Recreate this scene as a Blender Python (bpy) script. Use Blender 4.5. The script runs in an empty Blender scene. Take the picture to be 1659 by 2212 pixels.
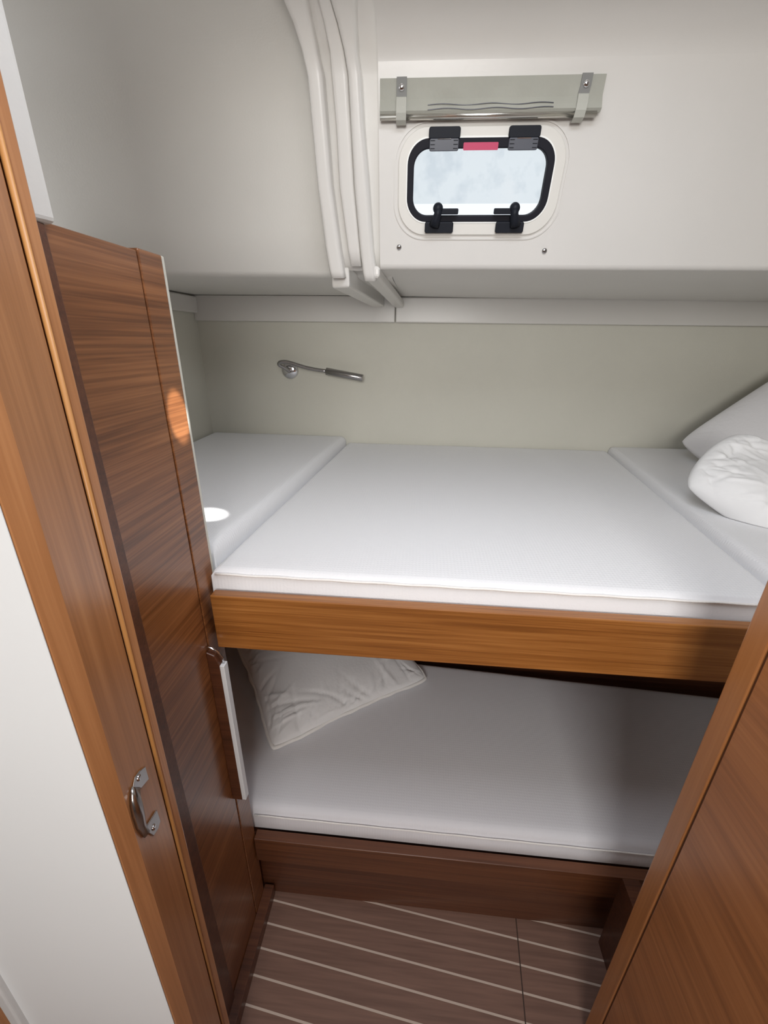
import bpy, bmesh, math, random
from mathutils import Vector, Matrix, noise
random.seed(7)
scn = bpy.context.scene
COL = scn.collection

# ------------------------------------------------------------------ camera
FP, CX, CY = 912.0, 829.5, 1106.0          # focal length and centre in photo pixels
XR = Vector((0.996, 0.044, -0.076)); 
dn = Vector((800 - CX, 3340 - CY, FP)).normalized()
xr = -Vector((-11200 - CX, 571 - CY, FP)).normalized()
AZ = -dn
AX = (xr - AZ * xr.dot(AZ)).normalized()
AY = AZ.cross(AX)
if AY.z < 0: AY = -AY
CAM = Vector((0, 0, 1.55))
def ray(px, py):
    v = Vector((px - CX, py - CY, FP))
    return Vector((AX.dot(v), AY.dot(v), AZ.dot(v)))
def onY(px, py, y):
    d = ray(px, py); return CAM + d * (y / d.y)
def onX(px, py, x):
    d = ray(px, py); return CAM + d * (x / d.x)
def onZ(px, py, z):
    d = ray(px, py); return CAM + d * ((z - CAM.z) / d.z)
cd = bpy.data.cameras.new('camera')
cd.sensor_fit = 'VERTICAL'; cd.sensor_height = 24.0
cd.lens = 24.0 * FP / 2212.0
cd.clip_start = 0.02
cam = bpy.data.objects.new('camera', cd); COL.objects.link(cam)
cr = Vector((AX.x, AY.x, AZ.x)); cu = -Vector((AX.y, AY.y, AZ.y)); cb = -Vector((AX.z, AY.z, AZ.z))
M = Matrix((cr, cu, cb)).transposed().to_4x4(); M.translation = CAM
cam.matrix_world = M
scn.camera = cam

# ------------------------------------------------------------------ light
scn.view_settings.view_transform = 'Standard'
scn.view_settings.look = 'None'
scn.view_settings.gamma = 1.0
scn.view_settings.use_curve_mapping = False
scn.view_settings.exposure = -0.06
w = bpy.data.worlds.new('daylight'); scn.world = w; w.use_nodes = True
wb = w.node_tree.nodes['Background']
wb.inputs[0].default_value = (0.975, 0.985, 1.0, 1); wb.inputs[1].default_value = 1.4

def area(name, loc, target, sx, sy, power, col=(1, 1, 1)):
    l = bpy.data.lights.new(name, 'AREA'); l.shape = 'RECTANGLE'; l.size = sx; l.size_y = sy
    l.energy = power; l.color = col
    o = bpy.data.objects.new(name, l); COL.objects.link(o); o.location = loc
    o.rotation_euler = (Vector(target) - Vector(loc)).to_track_quat('-Z', 'Y').to_euler()
    return o
def spot(name, loc, target, deg, power, blend=0.3, col=(1, 1, 1), r=0.004):
    l = bpy.data.lights.new(name, 'SPOT'); l.energy = power; l.spot_size = math.radians(deg)
    l.spot_blend = blend; l.color = col; l.shadow_soft_size = r
    o = bpy.data.objects.new(name, l); COL.objects.link(o); o.location = loc
    o.rotation_euler = (Vector(target) - Vector(loc)).to_track_quat('-Z', 'Y').to_euler()
    return o
area('hatch_daylight', (0.12, 0.42, 2.14), (0.12, 0.45, 1.0), 0.46, 0.46, 6.2, (0.86, 0.91, 1.0))
area('saloon_daylight', (0.0, -1.3, 1.82), (-0.20, 0.9, 1.60), 0.8, 0.5, 28.0, (1.0, 0.98, 0.95))
spot('sun_on_cushion', (0.25, 0.50, 2.12), onZ(452, 1113, 1.158), 3.8, 110.0, 0.5, (1, 0.98, 0.95))
spot('sun_on_wood', (0.20, 0.55, 2.12), onX(386, 899, -0.40), 4.0, 150.0, 0.5, (1, 0.96, 0.9))

# ------------------------------------------------------------------ materials
def newmat(name):
    m = bpy.data.materials.new(name); m.use_nodes = True
    nt = m.node_tree; b = nt.nodes['Principled BSDF']
    return m, nt, b
def plain(name, col, rough=0.5, metal=0.0, bump=0.0, bscale=200.0, vary=0.0, vscale=3.0, coat=0.0, spec=None):
    m, nt, b = newmat(name)
    b.inputs['Base Color'].default_value = (*col, 1); b.inputs['Roughness'].default_value = rough
    b.inputs['Metallic'].default_value = metal; b.inputs['Coat Weight'].default_value = coat
    if spec is not None: b.inputs['Specular IOR Level'].default_value = spec
    tc = nt.nodes.new('ShaderNodeTexCoord')
    if bump:
        n = nt.nodes.new('ShaderNodeTexNoise'); n.inputs['Scale'].default_value = bscale; n.inputs['Detail'].default_value = 3
        bp = nt.nodes.new('ShaderNodeBump'); bp.inputs['Strength'].default_value = bump; bp.inputs['Distance'].default_value = 0.002
        nt.links.new(tc.outputs['Object'], n.inputs['Vector']); nt.links.new(n.outputs['Fac'], bp.inputs['Height'])
        nt.links.new(bp.outputs['Normal'], b.inputs['Normal'])
    if vary:
        n2 = nt.nodes.new('ShaderNodeTexNoise'); n2.inputs['Scale'].default_value = vscale; n2.inputs['Detail'].default_value = 4
        rp = nt.nodes.new('ShaderNodeValToRGB')
        rp.color_ramp.elements[0].position = 0.3; rp.color_ramp.elements[1].position = 0.7
        rp.color_ramp.elements[0].color = (*[c * (1 - vary) for c in col], 1); rp.color_ramp.elements[1].color = (*col, 1)
        nt.links.new(tc.outputs['Object'], n2.inputs['Vector']); nt.links.new(n2.outputs['Fac'], rp.inputs['Fac'])
        nt.links.new(rp.outputs['Color'], b.inputs['Base Color'])
    return m
def wood(name, grain, dark, mid, light, rough=0.28, fine=230.0, long=3.0, coat=0.35, contrast=1.0):
    """teak veneer: noise stretched along the grain axis (0=x 1=y 2=z)"""
    m, nt, b = newmat(name)
    tc = nt.nodes.new('ShaderNodeTexCoord')
    outs = []
    for (f, l, det, wob) in ((fine, long, 4, 0), (fine * 0.28, long * 0.7, 5, 1), (fine * 0.05, long * 0.5, 3, 0)):
        mp = nt.nodes.new('ShaderNodeMapping'); s = [f, f, f]; s[grain] = l; mp.inputs['Scale'].default_value = s
        n = nt.nodes.new('ShaderNodeTexNoise'); n.inputs['Scale'].default_value = 1.0; n.inputs['Detail'].default_value = det
        n.inputs['Distortion'].default_value = 0.3 * wob
        nt.links.new(tc.outputs['Object'], mp.inputs['Vector']); nt.links.new(mp.outputs['Vector'], n.inputs['Vector'])
        outs.append(n.outputs['Fac'])
    def mth(op, a, bb):
        k = nt.nodes.new('ShaderNodeMath'); k.operation = op
        for i, v in enumerate((a, bb)):
            if isinstance(v, (int, float)): k.inputs[i].default_value = v
            else: nt.links.new(v, k.inputs[i])
        return k.outputs[0]
    mix = mth('ADD', mth('ADD', mth('MULTIPLY', outs[0], 0.35), mth('MULTIPLY', outs[1], 0.4)), mth('MULTIPLY', outs[2], 0.25))
    rp = nt.nodes.new('ShaderNodeValToRGB'); e = rp.color_ramp.elements
    e[0].position = 0.5 - 0.14 / contrast; e[0].color = (*dark, 1); e[1].position = 0.5 + 0.14 / contrast; e[1].color = (*light, 1)
    k = e.new(0.5); k.color = (*mid, 1)
    nt.links.new(mix, rp.inputs['Fac']); nt.links.new(rp.outputs['Color'], b.inputs['Base Color'])
    bp = nt.nodes.new('ShaderNodeBump'); bp.inputs['Strength'].default_value = 0.12; bp.inputs['Distance'].default_value = 0.001
    nt.links.new(outs[0], bp.inputs['Height']); nt.links.new(bp.outputs['Normal'], b.inputs['Normal'])
    b.inputs['Roughness'].default_value = rough; b.inputs['Coat Weight'].default_value = coat
    b.inputs['Coat Roughness'].default_value = 0.2
    return m
D, Md, Lt = (0.13, 0.044, 0.014), (0.215, 0.078, 0.026), (0.31, 0.122, 0.044)  # teak copies differ mostly by the light on them, put into the colours
W_y = wood('teak_grain_y', 1, D, Md, Lt, rough=0.3, fine=360, long=4, contrast=1.35)
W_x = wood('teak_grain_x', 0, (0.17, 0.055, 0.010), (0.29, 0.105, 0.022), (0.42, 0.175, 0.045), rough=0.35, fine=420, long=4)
W_z = wood('teak_grain_z', 2, (0.29, 0.118, 0.042), (0.40, 0.172, 0.067), (0.52, 0.245, 0.10), rough=0.3, contrast=0.8)
W_zb = wood('teak_bead', 2, (0.40, 0.17, 0.045), (0.55, 0.26, 0.08), (0.68, 0.36, 0.13), rough=0.45, coat=0.1, contrast=0.8)
W_r = wood('teak_right', 1, (0.25, 0.090, 0.028), (0.39, 0.148, 0.047), (0.50, 0.21, 0.075), rough=0.42, fine=150, contrast=0.8)
W_rz = wood('teak_right_edge', 2, (0.32, 0.12, 0.035), (0.42, 0.165, 0.05), (0.5, 0.21, 0.07), rough=0.4, contrast=0.7)
W_dk = wood('teak_under', 0, (0.055, 0.018, 0.007), (0.10, 0.031, 0.012), (0.135, 0.047, 0.018), rough=0.5)  # dark teak, with the shade below the bunks put into the colour
W_low = wood('teak_low_shaded', 0, (0.07, 0.022, 0.008), (0.115, 0.037, 0.013), (0.155, 0.054, 0.02), rough=0.5)  # teak darkened to carry the shade on the low front board
M_groove = plain('groove_dark', (0.12, 0.04, 0.01), 0.6)
M_gel = plain('gelcoat', (0.72, 0.70, 0.665), 0.32, bump=0.05, bscale=160, vary=0.03, vscale=5)
M_lin = plain('headliner', (0.71, 0.69, 0.645), 0.5, bump=0.12, bscale=260, vary=0.04, vscale=4)
M_hull = plain('hull_vinyl', (0.66, 0.645, 0.565), 0.6, bump=0.2, bscale=380, vary=0.05, vscale=3)
M_saloon = plain('saloon_lining', (0.33, 0.30, 0.28), 0.6)
M_white = plain('white_laminate', (0.80, 0.81, 0.82), 0.35, bump=0.03, bscale=90, vary=0.02)
M_grey = plain('grey_trim', (0.62, 0.62, 0.62), 0.35)
M_black = plain('black_plastic', (0.010, 0.012, 0.018), 0.5, spec=0.2)
M_rubber = plain('black_rubber', (0.012, 0.012, 0.018), 0.6, spec=0.2)
M_dgrey = plain('dark_grey_plastic', (0.085, 0.09, 0.11), 0.35)
M_chrome = plain('chrome', (0.72, 0.72, 0.74), 0.12, 1.0)
M_steel = plain('brushed_steel', (0.40, 0.39, 0.39), 0.25, 1.0)
M_label = plain('red_label', (0.55, 0.05, 0.13), 0.5)
M_frame = plain('window_frame_white', (0.74, 0.72, 0.67), 0.4)
M_gaplight = plain('gap_light_white', (0.92, 0.93, 0.90), 0.4)  # white for the painted line of daylight round the gasket
M_blind = plain('blind_cloth', (0.40, 0.40, 0.35), 0.8, bump=0.15, bscale=500, vary=0.06, vscale=20)
M_tube = plain('blind_tube', (0.62, 0.60, 0.55), 0.18, 0.85)
M_strap = plain('strap_cloth', (0.46, 0.46, 0.41), 0.75, bump=0.2, bscale=500)
M_strapd = plain('strap_elastic', (0.22, 0.22, 0.21), 0.7)
M_pill = plain('pillow_cotton', (0.80, 0.79, 0.80), 0.9, bump=0.25, bscale=120)
M_piping = plain('piping_cord', (0.84, 0.82, 0.80), 0.85, bump=0.5, bscale=260)
M_duvet = plain('duvet', (0.84, 0.84, 0.84), 0.95, bump=0.35, bscale=70)
def fabric(name, col, waffle=0.5):
    m, nt, b = newmat(name)
    b.inputs['Base Color'].default_value = (*col, 1); b.inputs['Roughness'].default_value = 0.92
    b.inputs['Sheen Weight'].default_value = 0.15
    tc = nt.nodes.new('ShaderNodeTexCoord')
    w1 = nt.nodes.new('ShaderNodeTexWave'); w1.bands_direction = 'X'; w1.inputs['Scale'].default_value = 45; w1.inputs['Distortion'].default_value = 0.6
    w2 = nt.nodes.new('ShaderNodeTexWave'); w2.bands_direction = 'Y'; w2.inputs['Scale'].default_value = 40; w2.inputs['Distortion'].default_value = 0.6
    n = nt.nodes.new('ShaderNodeTexNoise'); n.inputs['Scale'].default_value = 260
    for k in (w1, w2, n): nt.links.new(tc.outputs['Object'], k.inputs['Vector'])
    a = nt.nodes.new('ShaderNodeMath'); a.operation = 'MULTIPLY'; nt.links.new(w1.outputs['Fac'], a.inputs[0]); nt.links.new(w2.outputs['Fac'], a.inputs[1])
    s = nt.nodes.new('ShaderNodeMath'); s.operation = 'ADD'; nt.links.new(a.outputs[0], s.inputs[0]); nt.links.new(n.outputs['Fac'], s.inputs[1])
    bp = nt.nodes.new('ShaderNodeBump'); bp.inputs['Strength'].default_value = waffle; bp.inputs['Distance'].default_value = 0.0008
    nt.links.new(s.outputs[0], bp.inputs['Height']); nt.links.new(bp.outputs['Normal'], b.inputs['Normal'])
    return m
M_mat = fabric('mattress_knit', (0.83, 0.83, 0.845), 0.45)
M_terry = fabric('mattress_terry', (0.86, 0.83, 0.80), 0.7)
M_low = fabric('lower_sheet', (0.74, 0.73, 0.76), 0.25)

# ------------------------------------------------------------------ mesh helpers
def finish(name, bm, mat, parent=None, bevel=0.0, seg=2, smooth=False, sub=0, extra=None):
    """links one mesh object; verts are in world space, the origin is moved to the parent (or to the base of the thing)"""
    bmesh.ops.recalc_face_normals(bm, faces=bm.faces)
    if parent is not None: org = Vector(parent['_o'])
    else:
        xs = [v.co for v in bm.verts]
        org = Vector(((min(v.x for v in xs) + max(v.x for v in xs)) / 2, (min(v.y for v in xs) + max(v.y for v in xs)) / 2, min(v.z for v in xs)))
    for v in bm.verts: v.co -= org
    me = bpy.data.meshes.new(name); bm.to_mesh(me); bm.free()
    me.materials.append(mat)
    if extra: me.materials.append(extra)
    if smooth:
        for p in me.polygons: p.use_smooth = True
    o = bpy.data.objects.new(name, me); COL.objects.link(o)
    if parent is not None: o.parent = parent
    else: o.location = org
    o['_o'] = tuple(org)
    if bevel:
        b = o.modifiers.new('bevel', 'BEVEL'); b.width = bevel; b.segments = seg; b.limit_method = 'ANGLE'; b.angle_limit = math.radians(40)
        b.harden_normals = False
    if sub:
        s = o.modifiers.new('sub', 'SUBSURF'); s.levels = sub; s.render_levels = sub
    return o
def thing(name, loc, label, cat, group=None):
    o = bpy.data.objects.new(name, None); COL.objects.link(o); o.location = loc; o['_o'] = tuple(loc)
    o.empty_display_size = 0.05
    o['label'] = label; o['category'] = cat
    if group: o['group'] = group
    return o
def tag(o, label, cat, group=None):
    o['label'] = label; o['category'] = cat
    if group: o['group'] = group
    return o
def struct(o):
    o['kind'] = 'structure'; return o
def prism(bm, pts, vec):
    """closed polygon (3D points) extruded by vec"""
    vec = Vector(vec)
    a = [bm.verts.new(Vector(p)) for p in pts]; b = [bm.verts.new(Vector(p) + vec) for p in pts]
    n = len(pts)
    bm.faces.new(a); bm.faces.new(list(reversed(b)))
    for i in range(n): bm.faces.new((a[i], b[i], b[(i + 1) % n], a[(i + 1) % n]))
    return bm
def box(bm, x0, x1, y0, y1, z0, z1):
    return prism(bm, [(x0, y0, z0), (x1, y0, z0), (x1, y1, z0), (x0, y1, z0)], (0, 0, z1 - z0))
def B(): return bmesh.new()
def tube(bm, pts, r, n=12, cap=True, closed=False):
    pts = [Vector(p) for p in pts]; rings = []; N = len(pts)
    rr = r if isinstance(r, (list, tuple)) else [r] * N
    up = None
    for i, p in enumerate(pts):
        if closed: t = pts[(i + 1) % N] - pts[(i - 1) % N]
        else: t = pts[min(i + 1, N - 1)] - pts[max(i - 1, 0)]
        t.normalize()
        if up is None: up = t.orthogonal().normalized()
        up = (up - t * up.dot(t)).normalized(); s = t.cross(up)
        rings.append([bm.verts.new(p + (up * math.cos(a) + s * math.sin(a)) * rr[i]) for a in [2 * math.pi * k / n for k in range(n)]])
    for i in range(N if closed else N - 1):
        a, b = rings[i], rings[(i + 1) % N]
        for k in range(n): bm.faces.new((a[k], a[(k + 1) % n], b[(k + 1) % n], b[k]))
    if cap and not closed:
        bm.faces.new(list(reversed(rings[0]))); bm.faces.new(rings[-1])
    return bm
def dome(bm, c, nrm, r, h, n=20, rings=5):
    """screw head / button: a low dome standing on a surface"""
    nrm = Vector(nrm).normalized(); u = nrm.orthogonal().normalized(); v = nrm.cross(u); c = Vector(c); prev = None
    prof = [(1.0, 0.0)] + [(math.cos(a), 0.25 + 0.75 * math.sin(a)) for a in [math.pi / 2 * k / rings for k in range(rings)]]
    for (pr, ph) in prof:
        ring = [bm.verts.new(c + (u * math.cos(t) + v * math.sin(t)) * r * pr + nrm * h * ph) for t in [2 * math.pi * k / n for k in range(n)]]
        if prev:
            for k in range(n): bm.faces.new((prev[k], prev[(k + 1) % n], ring[(k + 1) % n], ring[k]))
        else: bm.faces.new(list(reversed(ring)))
        prev = ring
    bm.faces.new(prev)
    return bm

# ================================================================== SETTING
# ---- floor: teak boards with pale stripes
def floor_mat():
    m, nt, b = newmat('striped_sole')
    tc = nt.nodes.new('ShaderNodeTexCoord'); sp = nt.nodes.new('ShaderNodeSeparateXYZ')
    geo = nt.nodes.new('ShaderNodeNewGeometry'); nt.links.new(geo.outputs['Position'], sp.inputs[0])
    def mth(op, a, bb=0.0):
        k = nt.nodes.new('ShaderNodeMath'); k.operation = op
        for i, v in enumerate((a, bb)):
            if isinstance(v, (int, float)): k.inputs[i].default_value = v
            else: nt.links.new(v, k.inputs[i])
        return k.outputs[0]
    y = mth('ADD', sp.outputs['Y'], mth('MULTIPLY', sp.outputs['X'], 0.109))
    f = mth('FRACT', mth('DIVIDE', mth('ADD', y, 0.0535 * 40 - 0.711 + 0.0535 / 2), 0.0535))
    stripe = mth('LESS_THAN', mth('ABSOLUTE', mth('SUBTRACT', f, 0.5)), 0.045)
    jx = mth('ADD', mth('SUBTRACT', sp.outputs['X'], 0.340), mth('MULTIPLY', mth('SUBTRACT', sp.outputs['Y'], 0.714), -0.085))
    joint = mth('LESS_THAN', mth('ABSOLUTE', jx), 0.0016)
    mp = nt.nodes.new('ShaderNodeMapping'); mp.inputs['Scale'].default_value = (6, 120, 120)
    n = nt.nodes.new('ShaderNodeTexNoise'); n.inputs['Scale'].default_value = 1; n.inputs['Detail'].default_value = 4
    nt.links.new(tc.outputs['Object'], mp.inputs[0]); nt.links.new(mp.outputs[0], n.inputs['Vector'])
    rp = nt.nodes.new('ShaderNodeValToRGB'); e = rp.color_ramp.elements
    e[0].position = 0.3; e[0].color = (0.15, 0.08, 0.057, 1); e[1].position = 0.7; e[1].color = (0.21, 0.115, 0.083, 1)
    nt.links.new(n.outputs['Fac'], rp.inputs[0])
    mx = nt.nodes.new('ShaderNodeMix'); mx.data_type = 'RGBA'; nt.links.new(stripe, mx.inputs['Factor'])
    nt.links.new(rp.outputs[0], mx.inputs['A']); mx.inputs['B'].default_value = (0.52, 0.42, 0.35, 1)
    m2 = nt.nodes.new('ShaderNodeMix'); m2.data_type = 'RGBA'; nt.links.new(joint, m2.inputs['Factor'])
    nt.links.new(mx.outputs['Result'], m2.inputs['A']); m2.inputs['B'].default_value = (0.04, 0.02, 0.012, 1)
    nt.links.new(m2.outputs['Result'], b.inputs['Base Color']); b.inputs['Roughness'].default_value = 0.55
    return m
bm = B(); box(bm, -1.44, 1.45, -2.04, 0.80, -0.03, 0.0)
struct(finish('floor', bm, floor_mat()))

# ---- hull side, bulkheads
bm = B(); box(bm, -0.98, 1.40, 1.82, 1.86, 0.93, 1.72); struct(finish('wall_back', bm, M_hull))
bm = B(); box(bm, -0.98, 1.40, 1.40, 1.43, 0.0, 0.93); struct(finish('wall_back_lower', bm, W_dk))
bm = B(); box(bm, -0.97, -0.925, 0.49, 1.82, 0.0, 1.72); struct(finish('wall_left', bm, M_hull))
bm = B(); box(bm, 1.36, 1.40, 0.6, 1.86, 0.0, 2.10); struct(finish('wall_right', bm, M_hull))
# fascia strip along the top of the hull lining, returning along the left bulkhead
bm = B(); prism(bm, [(-0.925, 1.798, 1.612), (-0.925, 1.798, 1.705), (-0.925, 1.82, 1.705), (-0.925, 1.82, 1.612)], (0.81, 0, 0))
struct(finish('trim_1', bm, M_gel, bevel=0.004, seg=3))
bm = B(); prism(bm, [(-0.112, 1.795, 1.612), (-0.112, 1.795, 1.700), (-0.112, 1.82, 1.705), (-0.112, 1.82, 1.612)], (1.48, 0, 0))
struct(finish('trim_2', bm, M_gel, bevel=0.004, seg=3))
bm = B(); prism(bm, [(-0.925, 1.30, 1.640), (-0.905, 1.30, 1.640), (-0.905, 1.80, 1.640), (-0.925, 1.80, 1.640)], (0, 0, 0.06))
struct(finish('trim_3', bm, M_gel, bevel=0.006, seg=3))

# ---- moulded deck lining: side deck underside, sloping cabin side, cove and overhead
LEAN = 0.30
def YL(z, y0): return y0 - LEAN * (z - 1.70)
def liner(name, y0, x0, x1, skew=0.0, hole=None, top=True):
    """underside + sloping side + cove, one moulding between x0 and x1"""
    prof = [(1.83, 1.705), (y0 + 0.022, 1.700), (y0 + 0.008, 1.703), (y0, 1.712)]
    return prof
p0 = Vector((-0.10, 1.12, 1.70)); e1 = Vector((0.92, 0.02, 0)).normalized()
up = Vector((0, -LEAN, 1)).normalized(); e2 = (up - e1 * up.dot(e1)).normalized(); nW = e1.cross(e2)
if nW.y > 0: nW = -nW
def W(s, t, off=0.0): return p0 + e1 * s + e2 * t + nW * off
def Wpx(px, py):
    d = ray(px, py); k = (p0 - CAM).dot(nW) / d.dot(nW); q = CAM + d * k - p0
    return q.dot(e1), q.dot(e2)
def rrect(s0, s1, t0, t1, r, n=8):
    out = []
    for (cx, cy, a0) in ((s1 - r, t0 + r, -90), (s1 - r, t1 - r, 0), (s0 + r, t1 - r, 90), (s0 + r, t0 + r, 180)):
        for k in range(n + 1):
            a = math.radians(a0 + 90 * k / n); out.append((cx + r * math.cos(a), cy + r * math.sin(a)))
    return out
def ringmesh(bm, outer, inner, o0, o1, f=W):
    """solid ring between two equal-length loops, from offset o0 to o1"""
    n = len(outer)
    A = [bm.verts.new(f(*p, o1)) for p in outer]; Bv = [bm.verts.new(f(*p, o1)) for p in inner]
    Cv = [bm.verts.new(f(*p, o0)) for p in outer]; Dv = [bm.verts.new(f(*p, o0)) for p in inner]
    for i in range(n):
        j = (i + 1) % n
        bm.faces.new((A[i], A[j], Bv[j], Bv[i])); bm.faces.new((Cv[i], Dv[i], Dv[j], Cv[j]))
        bm.faces.new((A[i], Cv[i], Cv[j], A[j])); bm.faces.new((Bv[i], Bv[j], Dv[j], Dv[i]))
    return bm
def plate(bm, loop, o0, o1, f=W):
    a = [bm.verts.new(f(*p, o1)) for p in loop]; b = [bm.verts.new(f(*p, o0)) for p in loop]
    bm.faces.new(a); bm.faces.new(list(reversed(b)))
    for i in range(len(loop)):
        j = (i + 1) % len(loop); bm.faces.new((a[i], b[i], b[j], a[j]))
    return bm
COVE = ((-0.006, 0.013), (-0.015, 0.025), (-0.028, 0.036), (-0.045, 0.046), (-0.070, 0.055), (-0.11, 0.064), (-0.20, 0.072))
# right-hand cabin side with the window opening
TOPT = 0.336
hole = rrect(0.052, 0.340, 0.096, 0.226, 0.042, 10)
bm = B()
ov = [bm.verts.new(W(*p)) for p in ((-0.008, 0.012), (1.5, 0.012), (1.5, TOPT), (-0.008, TOPT))]
hv = [bm.verts.new(W(*p)) for p in hole]
edges = [bm.edges.new((ov[i], ov[(i + 1) % 4])) for i in range(4)] + [bm.edges.new((hv[i], hv[(i + 1) % len(hv)])) for i in range(len(hv))]
bmesh.ops.triangle_fill(bm, use_beauty=True, edges=edges)
for i in range(len(hv)):      # reveal of the opening, through the deck moulding
    pass
hb = [bm.verts.new(W(*p, -0.035)) for p in hole]
for i in range(len(hv)):
    j = (i + 1) % len(hv); bm.faces.new((hv[i], hv[j], hb[j], hb[i]))
# lower rounded edge and underside of the side deck
low = [(0.012, 0.0), (0.004, -0.002), (0.0, -0.008), (-0.002, -0.018)]
prev = (ov[0], ov[1])
for (t, off) in low[1:]:
    a = bm.verts.new(W(-0.008, t, off)); b_ = bm.verts.new(W(1.5, t, off)); bm.faces.new((prev[0], prev[1], b_, a)); prev = (a, b_)
a = bm.verts.new((-0.11, 1.83, 1.703)); b_ = bm.verts.new((1.4, 1.83, 1.690)); bm.faces.new((prev[0], prev[1], b_, a))
# cove up to the overhead
tp = W(0, TOPT); prev = (ov[3], ov[2])
for (dy, dz) in COVE:
    a = bm.verts.new(ov[3].co + Vector((0, dy, dz))); b_ = bm.verts.new(ov[2].co + Vector((0, dy, dz))); bm.faces.new((prev[0], prev[1], b_, a)); prev = (a, b_)
o = finish('wall_window', bm, M_gel)
for p in o.data.polygons: p.use_smooth = abs(p.normal.dot(nW)) < 0.999
struct(o)

# left-hand headliner moulding
YLf = 1.235
bm = B(); prev = None
pr = [(1.83, 1.706), (YLf + 0.03, 1.700), (YLf + 0.01, 1.703), (YLf, 1.712)]
for z in (1.80, 1.90, 1.97): pr.append((YLf - LEAN * (z - 1.71), z))
yb = YLf - LEAN * (1.97 - 1.71)
for (dy, dz) in ((-0.018, 0.045), (-0.045, 0.085), (-0.09, 0.115), (-0.17, 0.132), (-0.34, 0.145)): pr.append((yb + dy, 1.97 + dz))
for (y, z) in pr:
    xs = [-0.98, -0.7, -0.45, -0.09]
    row = [bm.verts.new((x, y + 0.05 * (x + 0.2) * (1 if y < 1.5 else 0), z)) for x in xs]
    if prev:
        for k in range(len(xs) - 1): bm.faces.new((prev[k], prev[k + 1], row[k + 1], row[k]))
    prev = row
o = finish('wall_headliner', bm, M_lin, smooth=True); struct(o)

# ---- vertical ribs between the two mouldings (traced on the cabin side at their own distance)
def rib(name, rows, mat, lift=0.014, depth=0.05, y0=1.128, ex=3.0):
    """rows: (py, px_left, px_right); a raised half-round band following wall and cove"""
    bm = B(); prev = None
    def P(px, py):
        d = ray(px, py)
        # first crossing with the section of sloping side and cove
        prof = [(y0 + 0.3 * 0.3, 1.40), (y0 - LEAN * 0.33, 2.03)] + [(y0 - LEAN * 0.33 + cy, 2.03 + cz) for cy, cz in COVE] + [(0.3, 2.12)]
        q = None
        for (ya, za), (yb_, zb) in zip(prof, prof[1:]):
            # CAM + k d on the line through a, b
            ny, nz = zb - za, -(yb_ - ya); den = d.y * ny + d.z * nz
            if abs(den) < 1e-9: continue
            k = ((ya - CAM.y) * ny + (za - CAM.z) * nz) / den; p_ = CAM + d * k
            if k > 0 and za - 1e-6 <= p_.z <= zb + 1e-6: q = p_; break
        if q is None: q = p_
        return q
    N = 8
    for (py, xl, xr_) in rows:
        L_, R_ = P(xl, py), P(xr_, py); row = []
        back = Vector((0, 1, 0.25)).normalized()
        row.append(bm.verts.new(L_ + back * depth))
        for k in range(N + 1):
            f = k / N; h = lift * (max(0, 1 - abs(2 * f - 1) ** ex)) ** 0.5
            row.append(bm.verts.new(L_.lerp(R_, f) - back * h))
        row.append(bm.verts.new(R_ + back * depth))
        if prev:
            for k in range(len(row) - 1): bm.faces.new((prev[k], prev[k + 1], row[k + 1], row[k]))
        prev = row
    bm.faces.new(prev)
    return struct(finish(name, bm, mat, smooth=True))
rib('trim_4', [(-60, 575, 640), (0, 613, 664), (50, 634, 676), (108, 652, 686), (163, 664, 698), (271, 674, 707), (400, 686, 717), (540, 704, 736), (585, 712, 743), (600, 716, 746)], M_gel, 0.008, ex=5)
rib('trim_5', [(-60, 668, 712), (0, 688, 713), (50, 700, 728), (108, 712, 742), (163, 716, 751), (271, 726, 757), (400, 733, 764), (540, 752, 777), (575, 758, 781)], M_gel, 0.003, 0.04, ex=8)
rib('trim_6', [(-60, 712, 766), (0, 714, 769), (50, 729, 771), (108, 743, 772), (163, 752, 780), (271, 758, 786), (400, 765, 797), (540, 778, 806), (590, 784, 812), (606, 787, 814)], M_gel, 0.011, ex=5)
rib('trim_7', [(-60, 640, 830), (0, 660, 830), (108, 680, 830), (163, 694, 830), (271, 703, 830), (400, 713, 830), (540, 730, 832), (585, 738, 832)], M_gel, 0.0, 0.01, y0=1.152)
# their returns along the underside of the side deck, back to the hull
bm = B(); prism(bm, [(-0.232, 1.16, 1.666), (-0.185, 1.14, 1.666), (-0.185, 1.14, 1.71), (-0.232, 1.16, 1.71)], (0.028, 0.655, 0.0))
struct(finish('trim_8', bm, M_gel, bevel=0.006, seg=3))
bm = B(); prism(bm, [(-0.150, 1.13, 1.684), (-0.110, 1.12, 1.684), (-0.110, 1.12, 1.71), (-0.150, 1.13, 1.71)], (0.03, 0.672, -0.02))
struct(finish('trim_9', bm, M_gel, bevel=0.008, seg=3))

# ---- unseen passage behind the camera, walls added to block low light
bm = B(); box(bm, -1.40, 1.45, -2.04, -2.0, 0.0, 2.12); struct(finish('wall_front', bm, M_saloon))
bm = B(); box(bm, -1.44, -1.40, -2.0, 0.30, 0.0, 2.12); box(bm, -1.4, -1.04, 0.30, 0.34, 0.0, 2.12); struct(finish('wall_passage_left', bm, M_saloon))
bm = B(); box(bm, 1.40, 1.44, -2.0, 1.86, 0.0, 2.12); struct(finish('wall_passage_right', bm, M_saloon))
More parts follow.
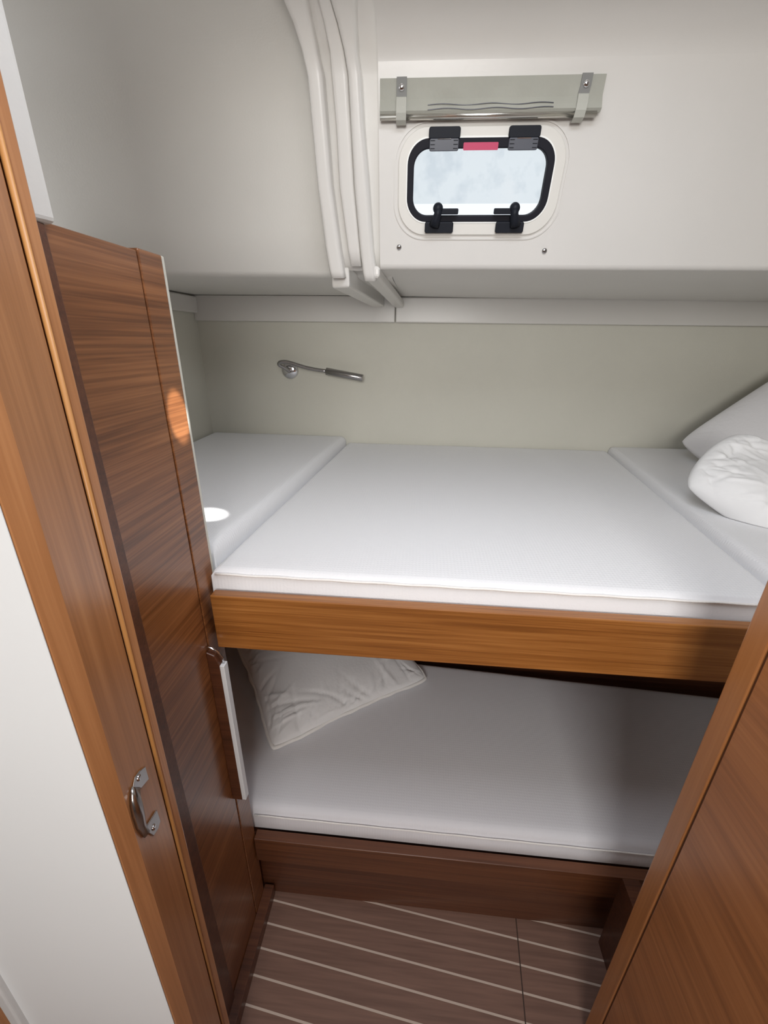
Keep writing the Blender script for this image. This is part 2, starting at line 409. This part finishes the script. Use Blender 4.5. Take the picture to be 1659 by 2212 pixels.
# ---- overhead with the hatch opening
bm = B(); zc0, zc1 = 2.098, 2.12
H = (-0.12, 0.36, 0.18, 0.66)
box(bm, -1.44, H[0], -0.35, 0.84, zc0, zc1); box(bm, H[1], 1.44, -0.35, 0.84, zc0, zc1); box(bm, -1.44, 1.44, -2.04, -0.35, zc0 + 0.02, zc1 + 0.02)
box(bm, H[0], H[1], -0.35, H[2], zc0, zc1); box(bm, H[0], H[1], H[3], 0.84, zc0, zc1)
struct(finish('ceiling', bm, M_gel))
# bulkhead above the left panel: its white edge shows right of the door post
bm = B(); prism(bm, [(-0.98, 0.41, 1.656), (-0.405, 0.41, 1.656), (-0.385, 0.490, 1.656), (-0.98, 0.49, 1.656)], (0, 0, 0.43))
struct(finish('wall_bulkhead', bm, M_lin, bevel=0.006, seg=3))

# ================================================================== WINDOW
win = struct(thing('window_1', W(0.195, 0.06), '', '')); del win['label']; del win['category']
ring_o = rrect(0.023, 0.374, 0.060, 0.255, 0.066, 10); ring_i = rrect(0.030, 0.367, 0.067, 0.249, 0.060, 10)
bm = B(); ringmesh(bm, ring_o, rrect(0.026, 0.371, 0.063, 0.252, 0.063, 10), 0.0, 0.002); finish('recess_rim', bm, M_gel, win, smooth=False)
bm = B(); ringmesh(bm, rrect(0.032, 0.365, 0.069, 0.247, 0.058, 10), rrect(0.050, 0.344, 0.093, 0.230, 0.042, 10), -0.004, 0.004)
finish('window_frame', bm, M_frame, win, bevel=0.0015)
bm = B(); ringmesh(bm, rrect(0.050, 0.344, 0.0925, 0.230, 0.042, 10), rrect(0.0635, 0.3305, 0.1045, 0.2135, 0.030, 10), -0.012, 0.0055)
finish('gasket', bm, M_rubber, win, bevel=0.002)
bm = B(); ringmesh(bm, rrect(0.0480, 0.3460, 0.0905, 0.2320, 0.044, 10), rrect(0.0505, 0.3435, 0.093, 0.2295, 0.0415, 10), 0.003, 0.0052); finish('gap_light_ring', bm, M_gaplight, win)  # white ring standing in for daylight leaking past the gasket
# acrylic pane with grime
m, nt, b = newmat('acrylic_pane')
for l in list(nt.links): pass
tr = nt.nodes.new('ShaderNodeBsdfTransparent'); tr.inputs[0].default_value = (0.90, 0.93, 0.95, 1)
gl = nt.nodes.new('ShaderNodeBsdfGlossy'); gl.inputs['Roughness'].default_value = 0.08
fr = nt.nodes.new('ShaderNodeFresnel'); ms = nt.nodes.new('ShaderNodeMixShader'); out = nt.nodes['Material Output']
nt.links.new(fr.outputs[0], ms.inputs[0]); nt.links.new(tr.outputs[0], ms.inputs[1]); nt.links.new(gl.outputs[0], ms.inputs[2]); nt.links.new(ms.outputs[0], out.inputs[0])
M_pane = m
m, nt, b = newmat('grime_film')
tr = nt.nodes.new('ShaderNodeBsdfTransparent'); tl = nt.nodes.new('ShaderNodeBsdfTranslucent'); tl.inputs[0].default_value = (0.7, 0.74, 0.78, 1)
tc = nt.nodes.new('ShaderNodeTexCoord'); n1 = nt.nodes.new('ShaderNodeTexNoise'); n1.inputs['Scale'].default_value = 22; n1.inputs['Detail'].default_value = 6
rp = nt.nodes.new('ShaderNodeValToRGB'); rp.color_ramp.elements[0].position = 0.5; rp.color_ramp.elements[0].color = (0.80, 0.805, 0.80, 1)
rp.color_ramp.elements[1].position = 0.66; rp.color_ramp.elements[1].color = (0.68, 0.70, 0.715, 1)
nt.links.new(tc.outputs['Object'], n1.inputs['Vector']); nt.links.new(n1.outputs['Fac'], rp.inputs[0]); nt.links.new(rp.outputs[0], tr.inputs[0])
ms = nt.nodes.new('ShaderNodeMixShader'); ms.inputs[0].default_value = 0.12; out = nt.nodes['Material Output']
nt.links.new(tr.outputs[0], ms.inputs[1]); nt.links.new(tl.outputs[0], ms.inputs[2]); nt.links.new(ms.outputs[0], out.inputs[0])
M_film = m
bm = B(); plate(bm, rrect(0.060, 0.334, 0.101, 0.217, 0.033, 8), -0.010, -0.006); finish('pane', bm, M_pane, win)
bm = B(); pts = [(0.060, 0.124), (0.334, 0.124)] + [p for p in rrect(0.060, 0.334, 0.101, 0.217, 0.033, 8) if p[1] > 0.15]
a = [bm.verts.new(W(*p, -0.0125)) for p in pts]; bm.faces.new(a); finish('grime_film', bm, M_film, win)
# hinges
for (s0, s1) in ((0.091, 0.152), (0.245, 0.305)):
    bm = B(); plate(bm, rrect(s0, s1, 0.228, 0.246, 0.004, 3), 0.003, 0.013)
    hg = finish('hinge', bm, M_black, win, bevel=0.0015)
    bm = B(); plate(bm, rrect(s0 + 0.002, s1 - 0.002, 0.2095, 0.229, 0.003, 3), 0.004, 0.0125)
    lf = finish('hinge_leaf', bm, M_dgrey, hg, bevel=0.0012)
    bm = B(); mid = (s0 + s1) / 2
    for k in range(3):
        for s in (s0 + 0.008, s1 - 0.008): plate(bm, rrect(s - 0.0045, s + 0.0045, 0.2135 + 0.006 * k - 0.0006, 0.2135 + 0.006 * k + 0.0006, 0.0005, 1), 0.0125, 0.0132)
    finish('slots', bm, M_black, hg)
    bm = B(); tube(bm, [W(mid - 0.013, 0.2275, 0.0128), W(mid + 0.013, 0.2275, 0.0128)], 0.0009, 8); finish('hinge_pin', bm, M_chrome, hg)
# red warning label on the gasket
bm = B(); plate(bm, rrect(0.160, 0.228, 0.2105, 0.2225, 0.0015, 2), 0.0054, 0.0062); finish('label', bm, M_label, win)
# handles: base block, cam post, knob, lever
for (sb0, sb1, sk, dirn) in ((0.091, 0.152, 0.117, 1), (0.243, 0.302, 0.277, -1)):
    bm = B(); plate(bm, rrect(sb0, sb1, 0.0735, 0.0935, 0.0035, 3), 0.003, 0.014); hb_ = finish('latch', bm, M_black, win, bevel=0.0015)
    bm = B(); tube(bm, [W(sk - 0.006 * dirn * 1, 0.088, 0.015), W(sk - 0.003 * dirn, 0.098, 0.018), W(sk, 0.108, 0.020), W(sk + 0.000, 0.117, 0.020)], [0.0115, 0.0095, 0.008, 0.008], 12); finish('cam_post', bm, M_black, hb_, smooth=True)
    bm = B(); dome(bm, W(sk, 0.1175, 0.012), nW, 0.0105, 0.015); finish('knob', bm, M_black, hb_, smooth=True)
    bm = B(); plate(bm, rrect(min(sk, sk + dirn * 0.043), max(sk, sk + dirn * 0.043), 0.1070, 0.1175, 0.002, 2), 0.014, 0.019); finish('lever', bm, M_black, hb_, bevel=0.001)

# screws under the window
first = None
for (px, py), lab in (((862, 534), 'small round steel screw head below the left end of the window'), ((1176, 542), 'small round steel screw head below the right end of the window')):
    s, t = Wpx(px, py)
    bm = B(); dome(bm, W(s, t, 0), nW, 0.0055, 0.004, 20); o = finish('screw_head', bm, M_steel, smooth=True)
    tag(o, lab, 'screw', 'screws under the window')

# ================================================================== BLIND
bt = thing('roller_blind', W(0.20, 0.262), 'rolled-up grey cloth blind strapped above the small window', 'blind')
s0, t0 = -0.004, 0.270; s1 = 0.406
bm = B(); N = 40; prev = None
for k in range(N + 1):
    s = s0 + (s1 - s0) * k / N; wv = 0.0012 * math.sin(k * 0.9) + 0.001 * math.sin(k * 0.37)
    row = [bm.verts.new(W(s, t, o_)) for (t, o_) in ((0.3135, 0.002), (0.3135, 0.0055), (0.300, 0.007), (0.285, 0.009 + wv), (0.2755 + wv * .6, 0.016), (0.268, 0.021), (0.262, 0.017), (0.262, 0.002))]
    if prev:
        for q in range(len(row)): bm.faces.new((prev[q], prev[(q + 1) % len(row)], row[(q + 1) % len(row)], row[q]))
    else: bm.faces.new(row)
    prev = row
bm.faces.new(list(reversed(prev))); finish('blind_cloth', bm, M_blind, bt)
bm = B()
for (t, o_) in ((0.2760, 0.0165), (0.2695, 0.0210)): tube(bm, [W(s0 + 0.09 + 0.008 * k, t + 0.0012 * math.sin(k * 0.55 + t * 90), o_ + 0.0006) for k in range(30)], 0.0007, 6)
finish('cloth_fold', bm, M_dgrey, bt)
bm = B(); tube(bm, [W(s0 + 0.0, 0.2605, 0.014), W(s1 - 0.006, 0.2605, 0.014)], 0.0058, 20); finish('batten_tube', bm, M_tube, bt, smooth=True)
for s, sk in ((0.0365, 0.0), (0.372, -0.004)):
    bm = B(); pth = [(s, 0.315, 0.0065), (s, 0.300, 0.0085), (s + sk * .5, 0.288, 0.011)]; pr_ = None
    for (a_, t, o_) in pth:
        r_ = [bm.verts.new(W(a_ - 0.0095, t, o_)), bm.verts.new(W(a_ + 0.0095, t, o_)), bm.verts.new(W(a_ + 0.0095, t, o_ + 0.0018)), bm.verts.new(W(a_ - 0.0095, t, o_ + 0.0018))]
        if pr_:
            for q in range(4): bm.faces.new((pr_[q], pr_[(q + 1) % 4], r_[(q + 1) % 4], r_[q]))
        else: bm.faces.new(r_)
        pr_ = r_
    bm.faces.new(pr_); st = finish('strap', bm, M_strapd, bt)
    bm = B(); pr_ = None
    for (a_, t, o_) in [(s + sk * .5, 0.288, 0.013), (s + sk * .7, 0.276, 0.020), (s + sk, 0.266, 0.024), (s + sk * 1.1, 0.256, 0.021), (s + sk * 1.2, 0.249, 0.012), (s + sk * 1.2, 0.250, 0.004)]:
        r_ = [bm.verts.new(W(a_ - 0.0095, t, o_)), bm.verts.new(W(a_ + 0.0095, t, o_)), bm.verts.new(W(a_ + 0.0095, t - .001, o_ + 0.0018)), bm.verts.new(W(a_ - 0.0095, t - .001, o_ + 0.0018))]
        if pr_:
            for q in range(4): bm.faces.new((pr_[q], pr_[(q + 1) % 4], r_[(q + 1) % 4], r_[q]))
        else: bm.faces.new(r_)
        pr_ = r_
    bm.faces.new(pr_); finish('strap_loop', bm, M_strap, st, smooth=False)
    bm = B(); dome(bm, W(s, 0.3005, 0.0095), nW, 0.0062, 0.006, 20); finish('snap_button', bm, M_chrome, st, smooth=True)

# ================================================================== READING LAMP
yl = 1.82
c0 = onY(627, 800, yl); a1 = onY(705, 802, yl - 0.05); a2 = onY(784, 817, yl - 0.06)
lt = thing('reading_lamp', c0, 'slim chrome reading lamp with a round base on the pale wall above the bunk', 'lamp')
bm = B(); dome(bm, c0, (0, -1, 0), 0.035, 0.020, 32, 7); finish('wall_plate', bm, M_chrome, lt, smooth=True)
bm = B(); pth = [c0 + Vector((0.004, -0.02, -0.004)), c0 + Vector((-0.012, -0.036, 0.012)), c0 + Vector((-0.030, -0.048, 0.024)), c0 + Vector((-0.022, -0.052, 0.034)), c0 + Vector((0.01, -0.052, 0.034)), onY(665, 795, yl - 0.05), a1]
sm = []
for i in range(len(pth) - 1):
    for k in range(5):
        f = k / 5; A_ = pth[max(i - 1, 0)]; B_ = pth[i]; C_ = pth[i + 1]; D_ = pth[min(i + 2, len(pth) - 1)]
        sm.append(0.5 * ((2 * B_) + (C_ - A_) * f + (2 * A_ - 5 * B_ + 4 * C_ - D_) * f * f + (3 * B_ - A_ - 3 * C_ + D_) * f ** 3))
sm.append(pth[-1])
tube(bm, sm, 0.0075, 14); finish('arm', bm, M_steel, lt, smooth=True)
dv = (a2 - a1).normalized()
bm = B(); tube(bm, [a1 - dv * 0.002, a1, a2 - dv * 0.002, a2], [0.010, 0.0145, 0.0145, 0.013], 24); o = finish('lamp_shade', bm, M_steel, lt)
for p in o.data.polygons:
    if len(p.vertices) == 4: p.use_smooth = True

# ================================================================== WOOD PANELS
# left tall panel (face at x=-0.40)
lp = thing('partition_panel', (-0.42, 0.56, 0.0), 'tall varnished teak panel at the left, ending beside the bunks', 'panel')
bm = B(); prism(bm, [(-0.43, 0.40, 0), (-0.40, 0.40, 0), (-0.40, 0.6425, 0), (-0.43, 0.6425, 0)], (0, 0, 1.660)); finish('panel_board', bm, W_y, lp, bevel=0.0015)
bm = B(); prism(bm, [(-0.43, 0.6465, 0), (-0.40, 0.6465, 0), (-0.40, 0.705, 0), (-0.43, 0.705, 0)], (0, 0, 1.664)); finish('edge_lipping', bm, W_y, lp, bevel=0.0025, seg=3)
bm = B(); box(bm, -0.43, -0.4035, 0.642, 0.647, 0, 1.659); finish('groove', bm, M_groove, lp)
bm = B(); box(bm, -0.40, -0.393, 0.40, 0.481, 0.0, 1.656); finish('shade_strip', bm, W_zd if 'W_zd' in globals() else W_dk, lp, bevel=0.001)  # dark strip standing in for the shade beside the door post
bm = B(); box(bm, -0.445, -0.4015, 0.705, 0.714, 0.98, 1.664); finish('white_backing', bm, M_hull, lp, bevel=0.002)
# slim batten with a white edge on this panel, with its small hook
bm = B(); prism(bm, [(-0.40, 0.632, 0.545), (-0.376, 0.632, 0.545), (-0.376, 0.632, 0.945), (-0.384, 0.632, 0.968), (-0.40, 0.632, 0.975)], (0, 0.014, 0)); bt_ = finish('batten', bm, W_dk, lp, bevel=0.0015)
bm = B(); box(bm, -0.376, -0.3665, 0.631, 0.647, 0.548, 0.945); finish('pale_edge', bm, M_white, bt_, bevel=0.001)
bm = B(); tube(bm, [(-0.399, 0.636, 0.986), (-0.390, 0.636, 0.985), (-0.380, 0.638, 0.975), (-0.372, 0.640, 0.960), (-0.371, 0.640, 0.944)], 0.0022, 8); finish('hook', bm, M_chrome, bt_, smooth=True)

# skirting at the foot of the left panel
bm = B(); box(bm, -0.40, -0.372, 0.40, 0.715, 0.0, 0.045); struct(finish('baseboard_left', bm, W_dk, bevel=0.002))

# right panel (face at x=0.46)
rp_ = thing('partition_panel', (0.48, 0.2, 0.0), 'varnished teak panel in the right foreground, its edge cutting across the bunks', 'panel')
bm = B(); box(bm, 0.46, 0.495, -0.60, 0.476, 0.0, 1.34); finish('panel_board', bm, W_r, rp_, bevel=0.0015)
bm = B(); prism(bm, [(0.46, 0.4805, 0), (0.495, 0.4805, 0), (0.495, 0.519, 0), (0.46, 0.519, 0)], (0, 0, 1.345)); finish('edge_lipping', bm, W_rz, rp_, bevel=0.003, seg=3)
bm = B(); box(bm, 0.4625, 0.495, 0.476, 0.481, 0.0, 1.338); finish('groove', bm, M_groove, rp_)
bm = B(); box(bm, 0.56, 0.60, 0.519, 0.689, 0.0, 0.297); struct(finish('baseboard_right', bm, W_dk))

# door post, left foreground: moulded section, slightly leaning with the hull
def shear(bm, k=0.017):
    for v in bm.verts: v.co.y += k * (v.co.z - 0.9)
jp = thing('door_post', (-0.36, 0.34, 0.0), 'orange-brown moulded teak door post running up the left edge', 'door frame')
bm = B(); prism(bm, [(-0.3445, 0.2895, 0), (-0.338, 0.3133, 0), (-0.349, 0.384, 0), (-0.44, 0.384, 0), (-0.44, 0.2895, 0)], (0, 0, 2.1)); shear(bm); finish('post_board', bm, W_z, jp, bevel=0.002)
bm = B(); tube(bm, [(-0.349, 0.3885, 0.0), (-0.349, 0.3885, 2.1)], 0.0028, 16); shear(bm); finish('bead', bm, W_zb, jp, smooth=True)
bm = B(); prism(bm, [(-0.3475, 0.391, 0), (-0.3465, 0.404, 0), (-0.41, 0.404, 0), (-0.41, 0.388, 0)], (0, 0, 2.1)); shear(bm); finish('stop', bm, W_zs if 'W_zs' in globals() else W_z, jp, bevel=0.0015)

# strike plate: C-shaped, two screws
def onB(px, py, off=0.0):
    """point on the broad face of the post"""
    d = ray(px, py); a = Vector((-0.338, 0.3133, 0)); b_ = Vector((-0.349, 0.384, 0)); nn = Vector((b_.y - a.y, -(b_.x - a.x), 0)).normalized()
    z = 0.95
    for _ in range(4):
        sh = Vector((0, 0.017 * (z - 0.9), 0)); k = (a + sh + nn * off - Vector((CAM.x, CAM.y, 0))).dot(nn) / d.dot(nn); q = CAM + d * k; z = q.z
    return q
sp_ = thing('strike_plate', onB(312, 1800, 0.0), 'chrome strike plate with two screws fixed low on the door post', 'latch plate')
nB = Vector((0.988, 0.154, 0)).normalized()
def padpoly(name, pxs, off, th, mat, parent, bev=0.0008):
    bm = B(); pts = [onB(x, y, off) for (x, y) in pxs]; prism(bm, pts, nB * th); return finish(name, bm, mat, parent, bevel=bev, seg=2)
padpoly('upper_tab', [(311, 1655), (319, 1683), (302, 1703), (284, 1704), (289, 1679), (300, 1664)], 0.0005, 0.002, M_chrome, sp_)
padpoly('lower_tab', [(336, 1749), (344, 1773), (339, 1791), (329, 1806), (312, 1796), (315, 1783)], 0.0005, 0.002, M_steel, sp_)
bm = B(); prev = None
inn = [(300, 1700), (302, 1720), (305, 1740), (309, 1760), (314, 1778), (322, 1796)]
outr = [(283, 1700), (280, 1720), (280, 1742), (284, 1764), (293, 1790), (311, 1810)]
for i in range(len(inn)):
    A_ = onB(*inn[i], 0.001); B_ = onB(*outr[i], 0.001); f = math.sin(math.pi * i / (len(inn) - 1)); lift = 0.002 + 0.008 * f
    row = [A_ + nB * 0.0015, A_.lerp(B_, .35) + nB * (lift * .8), A_.lerp(B_, .7) + nB * lift, B_ + nB * (lift * .75), B_, A_]
    row = [bm.verts.new(v) for v in row]
    if prev:
        for q in range(6): bm.faces.new((prev[q], prev[(q + 1) % 6], row[(q + 1) % 6], row[q]))
    else: bm.faces.new(row)
    prev = row
bm.faces.new(list(reversed(prev))); finish('curved_lip', bm, M_steel, sp_, smooth=True)
for (px, py) in ((300, 1680), (332, 1787)):
    bm = B(); dome(bm, onB(px, py, 0.0025), nB, 0.0042, 0.002, 16); finish('screw', bm, M_chrome, sp_, smooth=True)

# white bulkhead left of the door post, with a grey edging and a wood panel beyond
bm = B(); prism(bm, [(-0.3446, 0.2885, 0), (-0.614, 0.2885, 0), (-0.614, 0.2893, 0), (-0.3446, 0.2893, 0)], (0, 0, 2.05)); shear(bm); struct(finish('wall_front_left', bm, M_white))
bm = B(); prism(bm, [(-0.612, 0.279, 0), (-0.632, 0.279, 0), (-0.632, 0.30, 0), (-0.612, 0.30, 0)], (0, 0, 2.05)); shear(bm); struct(finish('trim_10', bm, M_grey, bevel=0.004, seg=4))
bm = B(); prism(bm, [(-0.632, 0.287, 0), (-1.05, 0.287, 0), (-1.05, 0.30, 0), (-0.632, 0.30, 0)], (0, 0, 2.05)); shear(bm); struct(finish('trim_11', bm, W_z))

# ================================================================== BUNKS
ub = thing('upper_bunk', (0.1, 1.2, 0.93), 'upper bunk shelf with a wide teak front board carrying the white mattresses', 'bunk')
bm = B(); box(bm, -0.386, 0.95, 0.655, 0.678, 0.971, 1.093); finish('front_board', bm, W_x, ub, bevel=0.002, seg=3)
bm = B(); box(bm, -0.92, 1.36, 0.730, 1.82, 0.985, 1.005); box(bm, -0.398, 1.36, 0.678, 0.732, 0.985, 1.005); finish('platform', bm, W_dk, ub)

lb = thing('lower_bunk', (0.1, 1.0, 0.0), 'lower bunk base with a low shaded teak front board above the floor', 'bunk')
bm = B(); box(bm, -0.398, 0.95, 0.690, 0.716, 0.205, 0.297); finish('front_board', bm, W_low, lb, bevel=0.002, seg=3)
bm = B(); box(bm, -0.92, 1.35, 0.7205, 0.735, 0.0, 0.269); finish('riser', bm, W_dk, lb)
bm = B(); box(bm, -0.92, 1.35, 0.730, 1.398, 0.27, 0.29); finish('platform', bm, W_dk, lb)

def cushion(name, poly, z0, z1, mat, r=0.022, crown=0.006, extra=None, zside=None):
    """mattress: polygon footprint (4 corners, ccw) subdivided, rounded rim, slight crown"""
    bm = B(); NX, NY = 30, 26
    a, b_, c, d = [Vector((p[0], p[1], 0)) for p in poly]
    def ease(i, n):
        # dense near the rim
        f = i / n; return 0.5 - 0.5 * math.cos(math.pi * f)
    def P(u, v, z): q = a.lerp(b_, u).lerp(d.lerp(c, u), v); return Vector((q.x, q.y, z))
    w_ = (b_ - a).length; h_ = (d - a).length
    top = []
    for j in range(NY + 1):
        row = []
        for i in range(NX + 1):
            u, v = ease(i, NX), ease(j, NY)
            # rounding: distance to the rim
            du = min(u, 1 - u) * w_; dv = min(v, 1 - v) * h_; dd = 0.0
            def drop(x): return 0 if x >= r else r - math.sqrt(max(0, r * r - (r - x) ** 2))
            dz = min(r, math.hypot(drop(du), drop(dv)))
            cz = crown * (1 - (2 * u - 1) ** 4) * (1 - (2 * v - 1) ** 4) + 0.0012 * noise.noise(Vector((u * 6, v * 6, z1 * 9)))
            row.append(bm.verts.new(P(u, v, z1 - dz + cz)))
        top.append(row)
    for j in range(NY):
        for i in range(NX): bm.faces.new((top[j][i], top[j][i + 1], top[j + 1][i + 1], top[j + 1][i]))
    rim = [top[0][i] for i in range(NX)] + [top[j][NX] for j in range(NY)] + [top[NY][i] for i in range(NX, 0, -1)] + [top[j][0] for j in range(NY, 0, -1)]
    cen = (a + b_ + c + d) / 4
    levels = [z1 - r - 0.004, (z0 + z1 - r) / 2, z0 + 0.006, z0]
    prev = rim
    for li, z in enumerate(levels):
        bulge = (0.0035, 0.005, 0.002, -0.003)[li]
        ring = []
        for v in rim:
            dirv = Vector((v.co.x - cen.x, v.co.y - cen.y, 0)).normalized()
            ring.append(bm.verts.new(Vector((v.co.x, v.co.y, z)) + dirv * bulge))
        for k in range(len(rim)): bm.faces.new((prev[k], ring[k], ring[(k + 1) % len(rim)], prev[(k + 1) % len(rim)]))
        prev = ring
    bm.faces.new(list(reversed(prev)))
    return finish(name, bm, mat, smooth=True)
def seam(parent, a, b_, z, r=0.0022, n=50, wob=0.0006):
    a, b_ = Vector(a), Vector(b_); bm = B()
    tube(bm, [a.lerp(b_, k / n) + Vector((0, 0, wob * math.sin(k * 1.3))) for k in range(n + 1)], r, 8); finish('piping', bm, M_terry, parent, smooth=True)

mm = cushion('mattress', [(-0.392, 0.690), (0.660, 0.690), (0.782, 1.812), (-0.308, 1.812)], 1.006, 1.131, M_mat, 0.009, 0.005)
tag(mm, 'large white mattress in the middle of the upper bunk', 'mattress')
seam(mm, (-0.386, 0.6865, 1.1225), (0.654, 0.6865, 1.1225), 0, 0.0026)
cl = cushion('mattress', [(-0.918, 0.735), (-0.408, 0.735), (-0.322, 1.812), (-0.918, 1.812)], 1.006, 1.160, M_mat, 0.018, 0.002)
tag(cl, 'white raised mattress cushion at the left end of the upper bunk', 'mattress')
cr_ = cushion('mattress', [(0.670, 0.700), (1.352, 0.700), (1.352, 1.812), (0.794, 1.812)], 1.006, 1.150, M_mat, 0.014, 0.002)
cr_['tmp'] = 1; del cr_['tmp']; tag(cr_, 'white mattress cushion at the right end, under the pillow and duvet', 'mattress')
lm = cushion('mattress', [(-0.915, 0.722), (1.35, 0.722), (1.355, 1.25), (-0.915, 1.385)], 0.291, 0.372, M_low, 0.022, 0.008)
for v in lm.data.vertices: pass
tag(lm, 'long white sheeted mattress on the lower bunk', 'mattress')
seam(lm, (-0.40, 0.7175, 0.352), (0.95, 0.7175, 0.352), 0, 0.002)

# ================================================================== PILLOWS
def pillow(name, c, U, V, hw, hh, T, mat, seed=0, pinch=0.10, wr=0.006, piping=True, N=110, lump=0.0, power=2.6, flat=None):
    """c centre, U/V unit axes in the pillow plane, half sizes, thickness"""
    U = Vector(U).normalized(); V = Vector(V).normalized(); Nn = U.cross(V).normalized(); c = Vector(c)
    bm = B(); grids = []
    rnd = random.Random(seed); cr = []
    for k in range(110):      # sharp creases, most of them running in from the corded rim
        side = rnd.randrange(4); f = rnd.uniform(-1, 1)
        q0 = ((f * hw, -hh), (hw, f * hh), (f * hw, hh), (-hw, f * hh))[side]
        a_ = math.atan2(-q0[1], -q0[0]) + rnd.uniform(-1.0, 1.0); L_ = rnd.uniform(0.05, 0.20)
        cr.append((q0[0], q0[1], math.cos(a_), math.sin(a_), L_, rnd.uniform(0.0025, 0.007), rnd.choice((-1, 1, -1)) * rnd.uniform(0.4, 1.0), rnd.uniform(-3, 3)))
    def crease(x, y):
        t = 0.5 * noise.noise(Vector((x * 13, y * 13, seed * 1.9)))
        for (qx, qy, cx_, cy_, L_, w_, am, bend) in cr:
            dx, dy = x - qx, y - qy; s_ = dx * cx_ + dy * cy_
            if -0.01 < s_ < L_:
                d_ = -dx * cy_ + dy * cx_ + bend * s_ * s_
                if abs(d_) < 4 * w_: t += am * math.exp(-(d_ / w_) ** 2) * math.sin(math.pi * min(1, max(0, (s_ + .01) / (L_ + .01)))) ** 0.6
        return t
    def base(u, v):
        x = u * hw * (1 - pinch * (1 - v * v) * (abs(u) ** 2)) ; y = v * hh * (1 - pinch * (1 - u * u) * (abs(v) ** 2))
        # round the corners a little
        k = 1 - 0.05 * (abs(u) * abs(v)) ** 6
        return x * k, y * k
    for sgn in (1, -1):
        g = []
        for j in range(N + 1):
            row = []
            for i in range(N + 1):
                u = math.sin(math.pi / 2 * (2 * i / N - 1)); v = math.sin(math.pi / 2 * (2 * j / N - 1))
                x, y = base(u, v)
                e = max(0.0, (1 - abs(u) ** power) * (1 - abs(v) ** power))
                h = T * e ** 0.42
                p = Vector((x, y, seed))
                # wrinkles: radial folds from rim plus diagonal creases
                h += wr * crease(x, y) * min(1, e * 4) * (0.35 + 0.8 * (1 - e))
                h += lump * noise.noise(Vector((x * 7, y * 7, seed * 2.3))) * min(1, e * 3)
                if sgn < 0: h *= 0.55
                row.append(bm.verts.new(c + U * x + V * y + Nn * (h * sgn)) if sgn > 0 or (0 < i < N and 0 < j < N) else grids[0][j][i])
            g.append(row)
        grids.append(g)
    for gi, g in enumerate(grids):
        for j in range(N):
            for i in range(N):
                f = (g[j][i], g[j][i + 1], g[j + 1][i + 1], g[j + 1][i])
                bm.faces.new(f if gi == 0 else tuple(reversed(f)))
    if flat is not None:      # rests on the surface below
        for v in bm.verts:
            if v.co.z < flat: v.co.z = flat + 0.0005
    o = finish(name, bm, mat, smooth=True)
    if piping:
        pts = []; M_ = 60
        for side in range(4):
            for k in range(M_):
                f = 2 * k / M_ - 1
                u, v = ((f, -1), (1, f), (-f, 1), (-1, -f))[side]; x, y = base(u, v); q = c + U * x + V * y
                q = q + Nn * (0.002 * noise.noise(Vector((x * 30, y * 30, 2)))) + (U * noise.noise(Vector((x * 22, y * 22, 7))) + V * noise.noise(Vector((y * 22, x * 22, 9)))) * 0.004
                if flat is not None: q.z = max(q.z, flat + 0.003)
                pts.append(q)
        bm = B(); tube(bm, pts, 0.0066, 8, closed=True); finish('piping', bm, M_piping, o, smooth=True)
    return o
# lower bunk pillow: leaning back towards the hull
Ap = onZ(584, 1628, 0.392); Bp = onZ(930, 1468, 0.395); Dp = onZ(497, 1372, 0.475)
o = pillow('pillow', (Bp + Dp) / 2, Bp - Ap, Dp - Ap, (Bp - Ap).length / 2, (Dp - Ap).length / 2, 0.055, M_pill, seed=3, pinch=0.07, wr=0.0085, flat=0.381)
tag(o, 'white wrinkled pillow with corded edge lying on the lower bunk', 'pillow')

# upper right pillow, lying behind, and the white duvet bundle in front of it
P1 = Vector((0.985, 1.60, 1.215)); P2 = onY(1700, 826, 1.62); U1 = (P2 - P1); V1 = Vector((0.30, -0.36, -0.02))
V1 = (V1 - U1.normalized() * V1.dot(U1.normalized())).normalized()
o = pillow('pillow', P1 + U1.normalized() * 0.20 + V1 * 0.16, U1, V1, 0.225, 0.20, 0.075, M_pill, seed=9, pinch=0.0, wr=0.0012, piping=False, flat=1.168)
tag(o, 'smooth white pillow leaning at the right edge behind the bundled duvet', 'pillow')
T0 = onY(1478, 1052, 1.10); TU = onY(1760, 1215, 0.93) - T0; TV = onY(1610, 915, 1.27) - T0
TU = TU.normalized() * 0.42; TV = TV.normalized() * 0.26
o = pillow('duvet', T0 + (TU + TV) / 2, TU, TV, 0.21, 0.13, 0.075, M_duvet, seed=15, pinch=-0.10, wr=0.0045, piping=False, lump=0.05, power=2.0, flat=1.152)
tag(o, 'fluffy white bundled duvet at the right edge of the upper bunk', 'duvet')

for o in bpy.data.objects:
    if '_o' in o: del o['_o']
